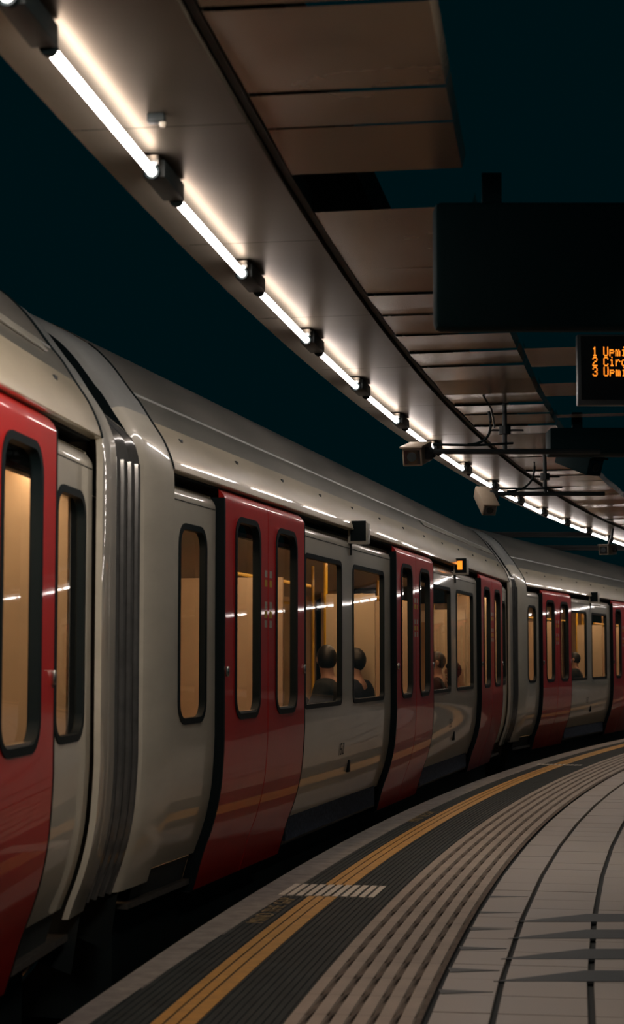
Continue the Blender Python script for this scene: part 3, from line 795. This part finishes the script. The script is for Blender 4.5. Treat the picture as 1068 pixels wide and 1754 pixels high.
tag(mb.build('camera_hanger', M['dark']), 'short dark rod holding the distant small camera', 'rod')
# loose cable under the panels, little sensor on the band
mb = MB(); cp = [pol(102.93, 11.75, 3.262), pol(102.91, 11.95, 3.215), pol(102.94, 12.2, 3.19), pol(102.97, 12.38, 3.175)]
mb.tube(cp, .008, 6); tag(mb.build('loose_cable', M['black']), 'thin black loose cable end dangling under the ceiling panels', 'cable')
root = empty('band_sensor'); root.matrix_world = polm(103.53, 7.99, 3.205)
mb = MB(); mb.rbox(-.02, .02, -.02, .04, .015, .045, .004); mb.build('mount', M['dark'], root)
mb = MB(); mb.tube([(0, -.012, .016), (0, -.012, -.002)], [.012, .009], 10); mb.build('bulb', M['stickerw'], root)
tag(root, 'tiny sensor with pale bulb on the light band, right of the nearest tube', 'sensor')
# steel girders crossing above the tracks far away
for y, z, x0, x1, lab in ((31.0, 3.52, 2.9, 6.4, 'higher dim steel girder crossing above the distant train roof'), (33.5, 3.44, 4.0, 6.8, 'lower dim steel girder crossing above the distant train roof')):
    root = empty('cross_girder', (x0, y, z)); mb = MB()
    mb.box(0, x1 - x0, 0, .2, -.012, .012); mb.box(0, x1 - x0, .09, .11, .012, .06); mb.box(0, x1 - x0, 0, .2, .06, .08)
    mb.build('girder_beam', M['beam'], root); tag(root, lab, 'girder', 'girders across the tracks')

# ------------------------------------------------------------------ lights of the unseen rest of the platform (second row of lamps), then added fill for the train side
def area(name, loc, mtx, sx, sy, energy, col):
    l = bpy.data.lights.new(name, 'AREA'); l.shape = 'RECTANGLE'; l.size = sx; l.size_y = sy; l.energy = energy; l.color = col
    o = bpy.data.objects.new(name, l); COL.objects.link(o); o.matrix_world = mtx; return o
for i in range(14):
    th = (7.5, 9.0, 11.2, 12.0, 13.7)[i] if i < 5 else 15.2 + 1.5 * (i - 5)
    area('platform_lamp', None, polm(101.55, th, 3.24), 1.35, .12, 5.2, (1.0, .90, .80)).data.spread = math.radians(96)

for i in (1, 2):                                                   # added unseen fill lights above the viewer, aimed at the train side
    m = polm(102.3, 5.9 + .65 * i, 3.2) @ Matrix.Rotation(math.radians(-50), 4, 'Z') @ Matrix.Rotation(math.radians(74), 4, 'X')
    area('train_fill_light', None, m, .9, .12, 5.5, (1.0, .86, .72)).data.spread = math.radians(58)

w = bpy.data.worlds.new('dark_tunnel'); sc.world = w; w.use_nodes = True
w.node_tree.nodes['Background'].inputs[0].default_value = (.0, .78, 1.0, 1); w.node_tree.nodes['Background'].inputs[1].default_value = .0068

# ------------------------------------------------------------------ camera
cam = bpy.data.cameras.new('camera'); co = bpy.data.objects.new('camera', cam); COL.objects.link(co); sc.camera = co
p = math.atan(248 / 3000)
co.location = (0, 0, E); co.rotation_euler = (PI / 2 + p, 0, 0)
cam.sensor_fit = 'VERTICAL'; cam.sensor_height = 36; cam.sensor_width = 36; cam.lens = 36 * 3000 / 1754
cam.clip_start = .05; cam.clip_end = 300
cam.dof.use_dof = True; cam.dof.focus_distance = 14.5; cam.dof.aperture_fstop = 4.0
vs = sc.view_settings; vs.view_transform = 'Standard'; vs.look = 'None'; vs.gamma = 1; vs.exposure = 0; vs.use_curve_mapping = False
sc.cycles.use_denoising = True
sc.cycles.max_bounces = 10; sc.cycles.transparent_max_bounces = 16; sc.cycles.sample_clamp_indirect = 6
